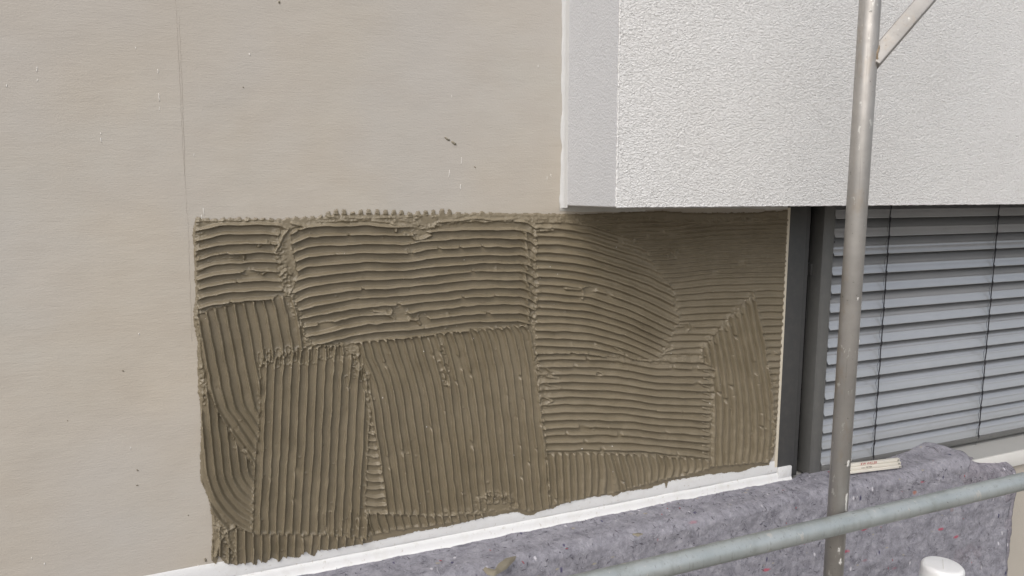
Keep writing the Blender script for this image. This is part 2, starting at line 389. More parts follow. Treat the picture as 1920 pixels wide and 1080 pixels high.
def phase_h(px, py, guides):            # ridges run sideways: curves y(x)
    G = [guide_interp(px, g) for _, g in guides]; K = [k for k, _ in guides]; ph = np.zeros(px.shape)
    for i in range(len(G)-1):
        f = (py-G[i])/(G[i+1]-G[i]); seg = K[i]+f*(K[i+1]-K[i])
        lo = (py >= G[i]) if i > 0 else np.ones(px.shape, bool)
        ph = np.where(lo, seg, ph)
    return ph
def phase_v(px, py, guides):            # ridges run up and down: curves x(y)
    return phase_h(py, px, [(k, [(y, x) for x, y in g]) for k, g in guides])

OUT = [(366, 408), (361, 440), (364, 470), (366, 560), (362, 595), (370, 640), (372, 735), (377, 775), (375, 900), (385, 920), (395, 950), (398, 1000), (396, 1050), (405, 1057), (410, 1040),
       (420, 1054), (440, 1058), (470, 1052), (480, 1059), (484, 1047), (498, 1054), (510, 1044), (524, 1052), (530, 1043), (560, 1044), (573, 1033), (588, 1042), (596, 1030), (620, 1029), (657, 1022), (690, 1016), (720, 1009), (783, 995), (832, 987),
       (899, 971), (970, 958), (985, 966), (1000, 963), (1026, 953), (1036, 952), (1057, 942), (1107, 932), (1143, 927), (1149, 932), (1163, 922), (1213, 916), (1245, 905), (1248, 914), (1252, 902), (1330, 889), (1397, 882), (1413, 875), (1440, 871), (1451, 850),
       (1458, 760), (1462, 700), (1468, 600), (1472, 500), (1477, 394), (1440, 396), (1400, 399), (1300, 399), (1230, 395), (1160, 399), (1090, 402), (1060, 401), (1000, 400), (920, 399), (800, 401), (700, 401), (620, 402), (600, 408), (545, 407), (520, 411), (440, 409), (400, 411)]
PATCHES = [
 dict(label='fine sideways combing under the bay, by the window frame', d='h', poly=[(1085, 408), (1200, 412), (1330, 420), (1478, 408), (1470, 620), (1462, 760), (1455, 850), (1440, 866), (1330, 860), (1200, 690), (1130, 600)],
      g=[(0, [(1085, 440), (1150, 437), (1250, 434), (1350, 425), (1480, 421)]), (11, [(1085, 533), (1150, 530), (1250, 527), (1350, 518), (1480, 515)]), (22, [(1085, 661), (1300, 661), (1480, 661)]), (37, [(1085, 848), (1300, 848), (1480, 846)])], A=.0042, w=.86, pw=2.2),
 dict(label='combed patch sloping down to the right, right of centre', d='h', poly=[(1002, 420), (1050, 417), (1110, 420), (1180, 447), (1212, 470), (1225, 500), (1262, 545), (1272, 600), (1252, 640), (1232, 674), (1180, 676), (1120, 668), (1003, 662)],
      g=[(0, [(1000, 425), (1040, 426), (1095, 434), (1152, 450), (1200, 464), (1290, 500)]), (8, [(1000, 545), (1040, 547), (1095, 553), (1152, 569), (1200, 588), (1280, 628)]), (16, [(1000, 660), (1040, 660), (1095, 661), (1152, 672), (1200, 690), (1280, 730)])], A=.0066, w=.84, pw=2.0),
 dict(label='sideways combing in the lower right, above the short curved strokes', d='h', poly=[(1004, 664), (1060, 660), (1150, 668), (1200, 675), (1240, 678), (1335, 668), (1342, 700), (1337, 750), (1328, 790), (1328, 859), (1240, 853), (1147, 848), (1025, 851), (1017, 800), (1009, 740)],
      g=[(0, [(1004, 672), (1060, 670), (1147, 674), (1237, 688), (1340, 690)]), (12, [(1010, 842), (1060, 840), (1180, 841), (1250, 847), (1340, 857)])], A=.0062, w=.86, pw=2.0),
 dict(label='tall triangular patch of upright strokes near the window frame', d='v', poly=[(1410, 548), (1319, 643), (1306, 672), (1337, 692), (1334, 740), (1329, 800), (1329, 872), (1440, 864), (1451, 810), (1446, 742), (1436, 674), (1425, 610)],
      g=[(0, [(1300, 548), (1320, 640), (1330, 700), (1336, 773), (1334, 875)]), (9, [(1412, 548), (1426, 620), (1437, 674), (1447, 740), (1453, 807), (1447, 870)])], A=.0056, w=1.05, pw=2.6),
 dict(label='short upright strokes curving at the bottom, below the lower right combing', d='v', poly=[(1022, 852), (1045, 848), (1147, 848), (1240, 854), (1327, 860), (1326, 876), (1280, 891), (1240, 897), (1170, 917), (1130, 926), (1060, 941), (1028, 946)],
      g=[(0, [(1022, 852), (1026, 900), (1030, 947)]), (8, [(1128, 848), (1131, 880), (1128, 935)]), (9, [(1139, 848), (1149, 880), (1160, 925)]), (22, [(1322, 852), (1326, 872), (1313, 900)])], A=.0050, w=.95, pw=2.2),
 dict(label='small patch of sideways strokes in the upper left corner', d='h', poly=[(366, 416), (440, 414), (520, 413), (523, 440), (522, 480), (530, 545), (548, 560), (470, 566), (372, 588)],
      g=[(0, [(366, 432), (385, 426), (410, 421), (440, 419), (480, 419), (530, 422)]), (8, [(366, 579), (385, 572), (410, 566), (440, 562), (480, 559), (530, 560)])], A=.0078, w=.50),
 dict(label='slanting strokes running down right below the upper left corner', d='v', poly=[(371, 590), (400, 577), (470, 564), (545, 553), (560, 590), (572, 648), (540, 662), (491, 674), (488, 730), (487, 800), (483, 872), (476, 870), (440, 830), (405, 765), (384, 718)],
      g=[(0, [(366, 575), (376, 620), (390, 690), (405, 760), (425, 790), (455, 835), (480, 868)]), (10, [(546, 555), (556, 590), (570, 690), (585, 760), (605, 800), (640, 840), (660, 870)])], A=.0066, w=.50),
 dict(label='nested arc strokes in the lower left corner', d='arc', poly=[(385, 718), (404, 760), (441, 828), (477, 872), (476, 930), (474, 996), (430, 988), (404, 975), (388, 930), (374, 890), (376, 780)], A=.0068, w=.50),
 dict(label='row of short stroke ends along the bottom left edge', d='v', poly=[(412, 985), (440, 990), (474, 994), (600, 994), (690, 1006), (690, 1018), (620, 1030), (530, 1048), (400, 1060), (398, 1000)],
      g=[(0, [(428, 980), (428, 1065)]), (12, [(616, 980), (613, 1065)])], A=.0066, w=.50),
 dict(label='broad patch of upright strokes at lower left', d='v', poly=[(490, 674), (540, 662), (580, 652), (640, 650), (668, 668), (682, 720), (689, 770), (687, 830), (686, 918), (690, 1007), (600, 1000), (474, 998), (476, 930), (478, 870), (486, 800), (488, 730)],
      g=[(0, [(500, 660), (498, 700), (493, 841), (486, 985), (485, 1060)]), (12, [(690, 660), (686, 700), (678, 841), (671, 985), (670, 1060)])], A=.0058, w=.46),
 dict(label='narrow ladder of short sideways strokes between two upright patches', d='h', poly=[(695, 770), (690, 830), (686, 900), (685, 962), (727, 962), (719, 905), (708, 840), (701, 800)],
      g=[(0, [(684, 791), (698, 795), (712, 791), (728, 786)]), (11, [(684, 957), (705, 960), (728, 956)])], A=.0060, w=.46),
 dict(label='short bent stroke ends under the ladder, along the bottom edge', d='v', poly=[(686, 960), (726, 960), (822, 966), (905, 962), (905, 972), (840, 978), (740, 990), (690, 1000)],
      g=[(0, [(688, 955), (692, 975), (700, 1000)]), (14, [(898, 955), (906, 975), (914, 1000)])], A=.0058, w=.48),
 dict(label='largest patch of upright strokes, bottom centre', d='v', poly=[(668, 640), (707, 636), (800, 627), (850, 618), (880, 612), (982, 608), (993, 620), (998, 647), (1004, 695), (1011, 750), (1016, 805), (1020, 855), (1024, 911), (1028, 952), (1000, 955), (960, 950), (905, 955), (822, 965), (726, 960), (712, 868), (698, 790), (688, 720)],
      g=[(0, [(646, 610), (660, 640), (670, 670), (682, 700), (694, 745), (703, 800), (711, 850), (719, 911), (727, 965)]), (21, [(958, 600), (980, 608), (992, 625), (998, 650), (1005, 700), (1014, 800), (1019, 855), (1023, 911), (1028, 965)])], A=.0056, w=.66, pw=1.7),
 dict(label='large upper patch of long sideways ridges, upper left of centre', d='h', poly=[(546, 428), (600, 418), (690, 413), (760, 424), (790, 431), (850, 417), (985, 411), (1003, 428), (1000, 470), (1006, 535), (1002, 575), (996, 608), (985, 608), (860, 619), (800, 627), (700, 636), (660, 640), (607, 648), (585, 646), (572, 628), (562, 595), (556, 568), (546, 545), (560, 515), (552, 484), (546, 455)],
      g=[(0, [(545, 438), (560, 430), (580, 424), (620, 422), (686, 421), (760, 424), (830, 418), (900, 412), (975, 413), (1006, 429)]),
         (1, [(545, 456), (560, 448), (580, 442), (620, 440), (686, 438.5), (760, 440), (800, 434), (860, 430), (900, 428.5), (965, 429), (988, 434), (1008, 449)]),
         (12, [(545, 662), (575, 648), (607, 640), (640, 631), (686, 622), (760, 615), (800, 612), (860, 604), (900, 600), (968, 599), (988, 604), (1008, 617)])], A=.0082, w=.46),
]
U0, U1, V0, V1, ST = -.105, 1.925, .600, 1.612, .0017
us = np.arange(U0, U1, ST); vs = np.arange(V0, V1, ST); nu, nv = len(us), len(vs)
UU, VV = np.meshgrid(us, vs, indexing='ij')
PXX, PYY = px_of(np.stack([UU, np.zeros_like(UU), VV], -1))
sc = (UU[1:, :1]-UU[:-1, :1]).mean()
jit = (fnoise(PXX/7, PYY/7, 50)-.5)*7+(fnoise(PXX/2.2, PYY/2.2, 57)-.5)*2.5
# toothed upper edge left by the comb
dout = sd_poly(PXX, PYY, OUT)+jit*.55
near_top = sstep((430-PYY)/14)*sstep((930-PXX)/15)
tooth = .5+.5*np.cos(2*PI*(PXX-372+2.5*(vnoise(PXX/16, PYY*0, 60)-.5))/15.2); tooth_amp = (3.0+6.0*sstep((PXX-590)/30)*sstep((900-PXX)/60))*(.4+1.0*vnoise(PXX/22, PYY*0+3.3, 61))
dout = dout+near_top*(sstep((tooth-.25)*2.5)*tooth_amp-1.0)
thick = .0030+.0014*fnoise(PXX/28, PYY/28, 70)+.0010*(fnoise(PXX/7, PYY/5, 71)-.5)
H = thick.copy(); PID = np.full(H.shape, -1)
relief = fnoise(PXX/5, PYY/5, 80)-.5
for k, p in enumerate(PATCHES):
    d = sd_poly(PXX, PYY, p['poly'])+jit*.75
    if p['d'] == 'h': ph = phase_h(PXX, PYY, p['g']); al, ac = PXX, PYY
    elif p['d'] == 'v': ph = phase_v(PXX, PYY, p['g']); al, ac = PYY, PXX
    else:
        dx = 486-PXX+.10*(PYY-800); dy = np.maximum(0, PYY-872)/1.2; ph = np.sqrt(np.maximum(dx, 0)**2+dy**2)/15.2; al, ac = PYY, PXX
    ph = ph+.16*(fnoise(PXX/38, PYY/38, 100+k)-.5)+.10*(vnoise(al/16, np.round(ph)*3.1, 140+k)-.5)
    rid = np.round(ph); f = ph-rid
    A = p['A']*(2.3 if p['d'] != 'h' else 1.75)*(.72+.5*vnoise(al/45+rid*7.7, rid*3.3, 160+k)+.16*(vnoise(al/9, rid*5.1, 180+k)-.5))
    hw = p['w']*(.42 if p['d'] == 'h' else .40)*(.9+.25*(vnoise(al/24, rid*2.7, 200+k)-.5)*2*.6)
    x = np.clip(np.abs(f)/hw, 0, 1); prof = (1-x**p.get('pw', 1.5))**1.25
    # comb ran dry here and there
    dry = vnoise(al/20+rid*11.3, rid*4.1, 220+k); A = A*(1-.8*sstep((dry-.90)/.05))
    tr = .0016+.0006*fnoise(PXX/20, PYY/20, 240+k)+.0005*relief
    hp = tr+A*prof+.0006*relief*prof
    m = sstep((d+1.2)/3.0)
    # lip of mortar pushed up along the edge of the stroke
    lip = np.exp(-((d+1.6)/2.6)**2)*(.0012+.0048*np.clip(fnoise(PXX/9, PYY/9, 260+k)-.38, 0, 1)*2)
    H = H*(1-m)+hp*m; H = H+lip*sstep((dout-3)/5)
    PID = np.where(d > 0, k, PID)
# untidy seams where strokes meet: torn lumps and pits
MESS = [([(524, 425), (524, 480), (535, 520), (548, 560), (562, 600), (580, 645)], 11, .0062), ([(580, 648), (640, 650), (660, 660), (672, 690)], 9, .0050), ([(490, 676), (560, 660)], 8, .0062), ([(690, 700), (692, 775)], 5, .0055),
        ([(995, 425), (992, 480), (1003, 530), (996, 600)], 9, .0050), ([(828, 640), (832, 690), (838, 720)], 6, .0062), ([(1012, 690), (1022, 755)], 14, .0040), ([(1150, 672), (1230, 676), (1300, 668)], 10, .0040),
        ([(1262, 545), (1268, 600), (1235, 665)], 11, .0036), ([(1410, 548), (1319, 643), (1308, 672)], 6, .0058), ([(1329, 690), (1330, 780), (1329, 860)], 5, .0046), ([(412, 985), (430, 1010), (432, 1040)], 15, .0070), ([(378, 690), (384, 740)], 8, .0062),
        ([(370, 410), (375, 440), (366, 480)], 8, .0046), ([(366, 595), (374, 600)], 6, .0056), ([(905, 930), (960, 940)], 12, .0042), ([(600, 410), (700, 408), (790, 418)], 9, .0034), ([(800, 425), (860, 412), (930, 414), (1000, 412)], 8, .0042),
        ([(1000, 410), (1090, 412), (1200, 425)], 9, .0030), ([(1330, 412), (1430, 412)], 8, .0036), ([(600, 1000), (480, 1000)], 4, .0040), ([(740, 962), (900, 955)], 5, .0034), ([(1455, 700), (1440, 850)], 6, .003), ([(1180, 455), (1240, 520)], 12, .0028)]
for i, (ln, wd, am) in enumerate(MESS):
    q = np.exp(-(sd_line(PXX, PYY, ln)/wd)**2)
    if q.max() < .01: continue
    t = fnoise(PXX/8.5, PYY/7, 300+i, 3); t2 = 1-2*np.abs(vnoise(PXX/6.5, PYY/5.5, 340+i)-.5)
    H = H*(1-.45*q)+q*(am*(t-.42)*1.9+am*.55*t2**3+.0018)
# places where ridges were wiped flat or have slumped
FLAT = [(745, 584, 15, 5), (794, 601, 10, 9), (789, 436, 13, 5), (430, 478, 16, 4), (470, 509, 14, 4), (1103, 541, 12, 4), (930, 945, 26, 13), (1262, 476, 7, 6), (690, 404, 60, 3), (800, 412, 14, 10), (768, 470, 5, 3), (760, 560, 6, 3), (1290, 612, 8, 5), (1120, 700, 5, 3)]
for i, (cx, cy, rx, ry) in enumerate(FLAT):
    q = np.sqrt(((PXX-cx)/rx)**2+((PYY-cy)/ry)**2)+(fnoise(PXX/5, PYY/5, 400+i)-.5)*.9
    m = sstep((1.25-q)/.5); H = H*(1-m)+m*(.0028+.0008*relief)
    H = H+.0024*np.exp(-((q-1.45)/.22)**2)*(fnoise(PXX/6, PYY/6, 440+i) > .5)
# ridge ends that hook over, torn slots where a stroke broke the one above
HOOKS = []
def ridge_y(g, k, x):
    ks = [q for q, _ in g]; ys = [float(guide_interp(np.array([float(x)]), c)[0]) for _, c in g]; return float(np.interp(k, ks, ys))
rs = np.random.RandomState(5)
for k in range(1, 13):
    g = PATCHES[-1]['g']; x = 981+rs.uniform(-7, 4); t = rs.uniform(4, 13)
    HOOKS.append(([(x-9, ridge_y(g, k, x-9)), (x, ridge_y(g, k, x)+1), (x+7, ridge_y(g, k, x)+5), (x+10, ridge_y(g, k, x)+6+t)], 2.8, .0105))
for k in range(1, 9):
    g = PATCHES[5]['g']; HOOKS.append(([(388, ridge_y(g, k, 388)), (379, ridge_y(g, k, 380)+2), (373, ridge_y(g, k, 374)-1+rs.uniform(-2, 5))], 3.2, .0105))
HOOKS += [([(735, 418), (742, 424), (741, 432)], 4, .011), ([(757, 436), (770, 440), (778, 448), (792, 447), (806, 440)], 3.6, .011), ([(1060, 540), (1088, 541), (1092, 548), (1090, 558)], 3.4, .010), ([(700, 582), (722, 584), (737, 595), (741, 601)], 3.5, .011), ([(734, 580), (732, 590)], 3, .010),
          ([(768, 596), (782, 600), (786, 606)], 3.5, .010), ([(824, 415), (860, 413), (888, 408), (925, 412), (960, 410)], 3.0, .010), ([(880, 410), (905, 416), (930, 411)], 2.6, .009), ([(1035, 430), (1003, 432), (1001, 444)], 3, .010), ([(1003, 450), (1006, 462)], 3, .010),
          ([(520, 420), (540, 428), (530, 440), (523, 458), (516, 470)], 4, .011), ([(548, 418), (575, 424), (600, 420)], 3.5, .010), ([(500, 452), (484, 460), (490, 456)], 3, .010), ([(455, 472), (457, 484)], 3.4, .010), ([(492, 512), (502, 505), (518, 508)], 3.4, .011), ([(525, 515), (536, 505), (545, 512)], 4, .011),
          ([(412, 990), (425, 1002), (432, 1020), (440, 1030)], 4.5, .012), ([(440, 985), (424, 992), (412, 1012), (404, 1040)], 4, .011), ([(1230, 665), (1262, 652), (1290, 650)], 2.6, .007), ([(1273, 607), (1288, 606), (1292, 616), (1285, 622)], 2.6, .007), ([(1245, 466), (1262, 470), (1267, 482), (1250, 480)], 2.6, .007),
          ([(1190, 448), (1186, 456)], 2.4, .006), ([(1212, 498), (1216, 503)], 2.4, .006), ([(1116, 645), (1132, 654)], 3, .008), ([(1150, 650), (1166, 660)], 3, .008), ([(1008, 678), (1030, 694), (1050, 697)], 3.4, .009), ([(1008, 690), (1024, 704), (1046, 708)], 3.2, .009), ([(1010, 712), (1030, 722), (1050, 725)], 3.2, .009), ([(1012, 740), (1034, 750), (1020, 757)], 3.2, .009)]
for y in range(650, 850, 14): HOOKS.append(([(1318, y+2), (1327, y+5), (1329, y+11)], 2.4, .0075))
for i in range(14):
    t = i/13; HOOKS.append(([(1404-90*t, 556+100*t), (1410-92*t, 562+104*t)], 3.0, .0085))
rs = np.random.RandomState(12)
SLOTS = []
for i in range(24):
    x = 488+150*i/23; SLOTS.append(([(x+rs.uniform(-2, 2), 660-.10*(x-490)+rs.uniform(-3, 6)), (x+rs.uniform(-2, 2), 672-.10*(x-490)+rs.uniform(4, 16))], rs.uniform(1.8, 3.0), rs.uniform(-.006, -.003)))
for i in range(10): x = rs.uniform(645, 690); y = rs.uniform(648, 715); SLOTS.append(([(x, y), (x+3, y+rs.uniform(8, 22))], rs.uniform(1.6, 2.6), rs.uniform(-.006, -.003)))
for i in range(8): x = rs.uniform(822, 842); y = rs.uniform(640, 715); SLOTS.append(([(x, y), (x+2, y+rs.uniform(6, 14))], rs.uniform(2, 3), rs.uniform(-.007, -.004)))
for i in range(16): x = 908+rs.uniform(0, 48); SLOTS.append(([(x, 926+rs.uniform(-4, 8)), (x+1, 936+rs.uniform(0, 6))], rs.uniform(1.5, 2.4), -.004))
for i in range(10): x = 600+10*i; SLOTS.append(([(x+rs.uniform(-2, 2), 955+rs.uniform(-8, 20)), (x, 985+rs.uniform(0, 14))], rs.uniform(1.4, 2.2), rs.uniform(-.005, -.002)))
for ln, wd, hh in HOOKS+SLOTS:
    a = np.array(ln); x0, y0 = a.min(0)-4*wd; x1, y1 = a.max(0)+4*wd
    m = (PXX > x0) & (PXX < x1) & (PYY > y0) & (PYY < y1)
    if not m.any(): continue
    d = sd_line(PXX[m], PYY[m], ln)+jit[m]*.22; q = np.clip(1-(d/wd/1.15)**2, 0, 1)**1.1
    if hh > 0: H[m] = np.maximum(H[m], .0015+hh*q*(.75+.5*relief[m]+.2))*(q > 0)+H[m]*(q <= 0)
    else: H[m] = H[m]+hh*q+.0022*np.exp(-((d/wd-1.7)/.5)**2)
# crumbs and air holes
rs = np.random.RandomState(77)
for i in range(190):
    cu, cv = rs.uniform(U0, U1), rs.uniform(V0, V1); rr = rs.uniform(.0018, .0042); iu, iv = int((cu-U0)/ST), int((cv-V0)/ST); e = 4
    s = np.s_[max(0, iu-e):iu+e+1, max(0, iv-e):iv+e+1]
    if H[s].size == 0: continue
    H[s] += rs.choice([-.0035, .003, .0022])*np.exp(-((UU[s]-cu)**2+(VV[s]-cv)**2)/rr**2)
edge = sstep((dout+.5)/4.0); H = np.clip(H, .0008, .024)*(.25+.75*edge)
H = np.maximum(H, .0011+.0024*sstep((.648-VV)/.02))
# wet ridges sag a little
Hs = H.copy()
sag = .28*np.maximum(H-.0035, 0)
P3 = np.stack([UU, -H-.0004, VV-sag], -1).reshape(-1, 3)
F = grid_faces(nu, nv)
def fmean(a): return .25*(a[:-1, :-1]+a[1:, :-1]+a[1:, 1:]+a[:-1, 1:]).ravel()
keep = fmean(dout) > 0
pid_f = PID[:-1, :-1].ravel()
mortar = empty('mortar_coat', 'wet grey-brown adhesive mortar combed in ridges on the lower wall beside the window', 'mortar')
def sub(name, sel, label=None):
    f = F[sel]
    if not len(f): return
    u, inv = np.unique(f, return_inverse=True)
    o = link(name, np_mesh(name, P3[u], inv.reshape(f.shape)), M_MORTAR, mortar)
    if label: o['label'] = label
    return o
sub('skim_layer', keep & (pid_f == -1))
for k, p in enumerate(PATCHES): sub('combed_patch', keep & (pid_f == k), p['label'])

# pale grit caught in the wet coat
bm = bmesh.new(); rs = np.random.RandomState(8)
for i in range(34):
    iu, iv = rs.randint(20, nu-20), rs.randint(20, nv-20)
    if dout[iu, iv] < 6: continue
    r_ = bmesh.ops.create_icosphere(bm, subdivisions=1, radius=rs.uniform(.0008, .0022))
    for v in r_['verts']: v.co = Vector((v.co.x*rs.uniform(.8, 1.3), v.co.y*.6, v.co.z*rs.uniform(.8, 1.3)))+Vector((us[iu], -H[iu, iv]-.0004, vs[iv]))
tag(link('pale_grit', finish(bm, 'pale_grit', 60), M_LIME, mortar), kind='stuff')

# ------------------------------------------------------------------ window frame
win = empty('window', 'dark grey framed window behind the lowered blind', 'window')
box('edge_trim', XW+.001, 1.9175, -.0035, .02, .616, 1.60, M_CREAM, win)
box('frame_panel', 1.918, 1.998, -.003, .14, .613, 1.659, M_FRAME, win, .0015)
box('frame_step', 2.004, 2.040, .020, .14, .5565, 1.659, M_FRAME, win, .0015)
box('frame_back', 1.9985, 4.69, .1405, .19, .5565, 1.659, M_BLACK, win)
box('pane', 2.06, 4.66, .130, .1400, .60, 1.64, M_GLASS, win)
for (x, y) in ((1524, 505), (1514, 748)):
    p = on_y(x, y, .045)
    b = box('bracket', p[0]-.014, p[0]+.012, .04, .139, p[2]-.022, p[2]+.022, M_FRAME, win, .002)
    s = lathe_mesh('screw', [(.0001, 0), (.0055, .0), (.0055, .003), (.003, .0045)], 12)
    so = link('screw', s, M_BRIGHT, b); so.rotation_euler = (PI/2, 0, 0); so.location = (p[0]+.002, .0398, p[2]-.006)

# ------------------------------------------------------------------ external venetian blind
blind = empty('venetian_blind', 'grey aluminium slatted outdoor blind lowered over the window', 'blind')
def rail_mesh():
    bm = bmesh.new(); box_bm(bm, 2.082, 2.089, -.004, .060, .5565, 1.655, .001); box_bm(bm, 2.0895, 2.131, -.004, .006, .5565, 1.655, .001); box_bm(bm, 2.1315, 2.137, -.004, .060, .5565, 1.655, .001)
    return finish(bm, 'guide_rail', 40)
link('guide_rail', rail_mesh(), M_RAIL, blind)
SX0, SX1 = 2.141, 4.60
def slat_mesh():
    # rolled lower bead, convex blade leaning back, upper bead
    prof = []
    W, TI, SAG = .083, math.radians(57), .0085
    d = np.array([math.cos(TI), math.sin(TI)]); nrm = np.array([-math.sin(TI), math.cos(TI)])
    for a in np.linspace(-1.9, .6, 5): prof.append((.0022*math.cos(a)*-1+.0022, .0022*math.sin(a)))
    for t in np.linspace(.03, 1, 27):
        s = 4*SAG*t*(1-t)+.0022*math.exp(-((t-.36)/.055)**2); q = d*W*t+nrm*s*.8; prof.append((q[0]+.001, q[1]+.002))
    V = []; nx = 40
    for i in range(nx+1):
        x = SX0+(SX1-SX0)*i/nx
        for j, (y, z) in enumerate(prof):
            xx = x
            if i == 0: xx += .006*max(0, 1-(z/.03))+.004
            V.append((xx, y, z))
    F = grid_faces(nx+1, len(prof))
    return np_mesh('slat', np.array(V), F)
ZS = [1.556, 1.486, 1.415, 1.343, 1.271, 1.198, 1.127, 1.060, .992, .923, .854, .786, .717, .648, .585]
smesh = slat_mesh(); smesh.materials.append(M_SLAT)
pin_me = lathe_mesh('pin_hole', [(.0001, 0), (.0035, 0), (.0035, .0015), (.0015, .0022)], 10); pin_me.materials.append(M_BLACK)
rnd = random.Random(9)
for k, z in enumerate([1.627]+ZS):
    o = bpy.data.objects.new('slat', smesh); C.objects.link(o); o.parent = blind
    o.location = (rnd.uniform(-.0015, .0015), .004+rnd.uniform(-.0012, .0012), z); o.rotation_euler = (math.radians(rnd.uniform(-1.2, 1.2)), math.radians(rnd.uniform(-.05, .05)), 0)
    if k in (3, 6, 9, 12):
        for dx in (.010, .020):
            pn = bpy.data.objects.new('pin_hole', pin_me); C.objects.link(pn); pn.parent = o
            pn.location = (SX0+dx, .0155, .050); pn.rotation_euler = (PI/2+math.radians(20), 0, 0)
bm = bmesh.new(); box_bm(bm, SX0+.004, SX1, -.004, .058, .560, .5815, .003); link('bottom_rail', finish(bm, 'bottom_rail', 40), M_RAIL, blind)
box('head_rail', SX0, SX1, .02, .08, 1.645, 1.658, M_RAIL, blind, .001)
for cx in (2.424, 3.062, 3.75, 4.35):
    cord = link('lift_cord', tube_mesh('lift_cord', [(cx+.0015*math.sin(i*2.1), -.0015-.001*(i % 2), 1.63-(1.63-.578)*i/30) for i in range(31)], .0021, 8), M_CORD, blind)
    for k, z in enumerate(ZS):
        zt = z
        link('clip', tube_mesh('clip', [(cx, -.0035, zt+.004), (cx+.001, -.0035, zt-.006), (cx+.0005, -.003, zt-.018)], [.0030, .0028, .0012], 8), M_CORD, cord)
        s = rnd.uniform(.8, 1.25)
        link('loop', tube_mesh('loop', [(cx, -.003, zt-.002), (cx-.010*s, -.004, zt-.014), (cx-.013*s, -.002, zt-.028), (cx-.008*s, .001, zt-.040), (cx-.002, .003, zt-.055)], .0006, 5), M_CORD, cord)

# ------------------------------------------------------------------ fleece laid over the ledge
fl = empty('protective_fleece', 'mottled purple-grey felt mat draped over the ledge, corner curled up at the right', 'felt mat')
SURF = {}
def sheet(name, xs, back_y, back_z, crest_y, top_z, edge_x=None, mat=M_FLEECE, seed=500, drop=.05, hump=None, front_y=None):
    nt_ = 230; V = []
    T = np.linspace(0, 1, nt_)
    X = np.repeat(xs[:, None], nt_, 1); TT = np.repeat(T[None, :], len(xs), 0)
    by = back_y(X); bz = back_z(X); cy = crest_y(X); tz = top_z(X); R = .032
    top_len = np.maximum(by-cy-R, .002); arc = R*PI/2; down = tz-R-drop
    L = top_len+arc+down; s = TT*L
    Y = np.where(s < top_len, by-s, np.where(s < top_len+arc, cy+R-R-R*np.sin(np.clip((s-top_len)/R, 0, PI/2))+0*s, cy-R-.05*np.clip((s-top_len-arc)/.5, 0, 2)))
    Y = np.where(s < top_len, by-s, Y)
    base_y = by-top_len
    Y = np.where((s >= top_len) & (s < top_len+arc), base_y-R*np.sin(np.clip((s-top_len)/R, 0, PI/2)), np.where(s >= top_len+arc, base_y-R-.035*np.clip((s-top_len-arc)/.5, 0, 2), by-s))
    Zb = bz+(tz-bz)*sstep(s/top_len)
    Z = np.where(s < top_len, Zb, np.where(s < top_len+arc, tz-R*(1-np.cos(np.clip((s-top_len)/R, 0, PI/2))), tz-R-(s-top_len-arc)))
    if hump is not None:
        dz, dy = hump(X, s, top_len); Z = Z+dz; Y = Y+dy
    w_ = (fnoise(X*9, s*9, seed)-.5)*.016+(fnoise(X*38, s*38, seed+5)-.5)*.0065+(fnoise(X*130, s*130, seed+9)-.5)*.0024
    front = sstep((s-top_len)/arc)
    Y = Y-w_*front-front*.008; Z = Z+w_*(1-front)*.55+.003
    if edge_x is not None: X = X+edge_x(s, X)
    P = np.stack([X, Y, Z], -1).reshape(-1, 3)
    o = link(name, np_mesh(name, P, grid_faces(len(xs), nt_)), mat, fl)
    SURF[name] = P.reshape(len(xs), nt_, 3)
    md = o.modifiers.new('thickness', 'SOLIDIFY'); md.thickness = .006; md.offset = 0
    return o
def A_hump(X, s, tl):
    q = sstep((X-2.44)/.34); up = q**1.6*np.exp(-(np.maximum(s-.015, 0)/(.085))**2)*.038
    return up+.012*q*np.exp(-((s-tl)/.03)**2), -.010*q*np.exp(-((s-tl-.02)/.04)**2)
def A_edge(s, X):                                           # the end is not cut straight
    q = sstep((X-2.55)/.2); q2 = np.clip((X-2.2)/.535, 0, 1); return .345*q2**1.5*sstep((s-.15)/.09)*(1+.03*np.sin(s*8)-.12*np.clip(s-.3, 0, 1))+(1-sstep((s-.14)/.05))*q*(.10*np.clip(s/.10, 0, 1)-.03*sstep((s-.12)/.1)+.012*np.sin(s*30))
sheet('fleece_sheet', np.arange(-.9, 2.735, .0055), lambda X: np.where(X < 2.0, -.010, -.010+.022*sstep((X-1.99)/.05)), lambda X: .557+0*X,
      lambda X: -.128+.006*np.sin(X*3.1+1)+.010*(fnoise(X*4, X*0, 520)-.5)*2-.02*sstep((1.2-X)/.6), lambda X: .551+0*X, A_edge, M_FLEECE, 500, -.22, A_hump)
def B_t(X): return np.clip((X-2.68)/.36, 0, 1)
def B_back(X): return -.018-.080*B_t(X)
def B_hump(X, s, tl): return .016*np.exp(-((X-2.72)/.07)**2)*np.exp(-(s/.10)**2)+.010*np.exp(-((X-2.86)/.03)**2)*np.exp(-(s/.2)**2), -.014*sstep((X-2.72)/.1)*np.exp(-((s-.1)/.08)**2)
sheet('fleece_fold', np.arange(2.735, 3.085, .0055), B_back, lambda X: .582-.086*B_t(X), lambda X: np.minimum(-.127, B_back(X)-.036)+0*X, lambda X: .552-.058*B_t(X),
      lambda s, X: sstep((X-2.9)/.18)*(.012*np.sin(s*7+1)-.02*np.clip(s-.3, 0, 1)), M_FLEECE2, 560, -.22, B_hump)

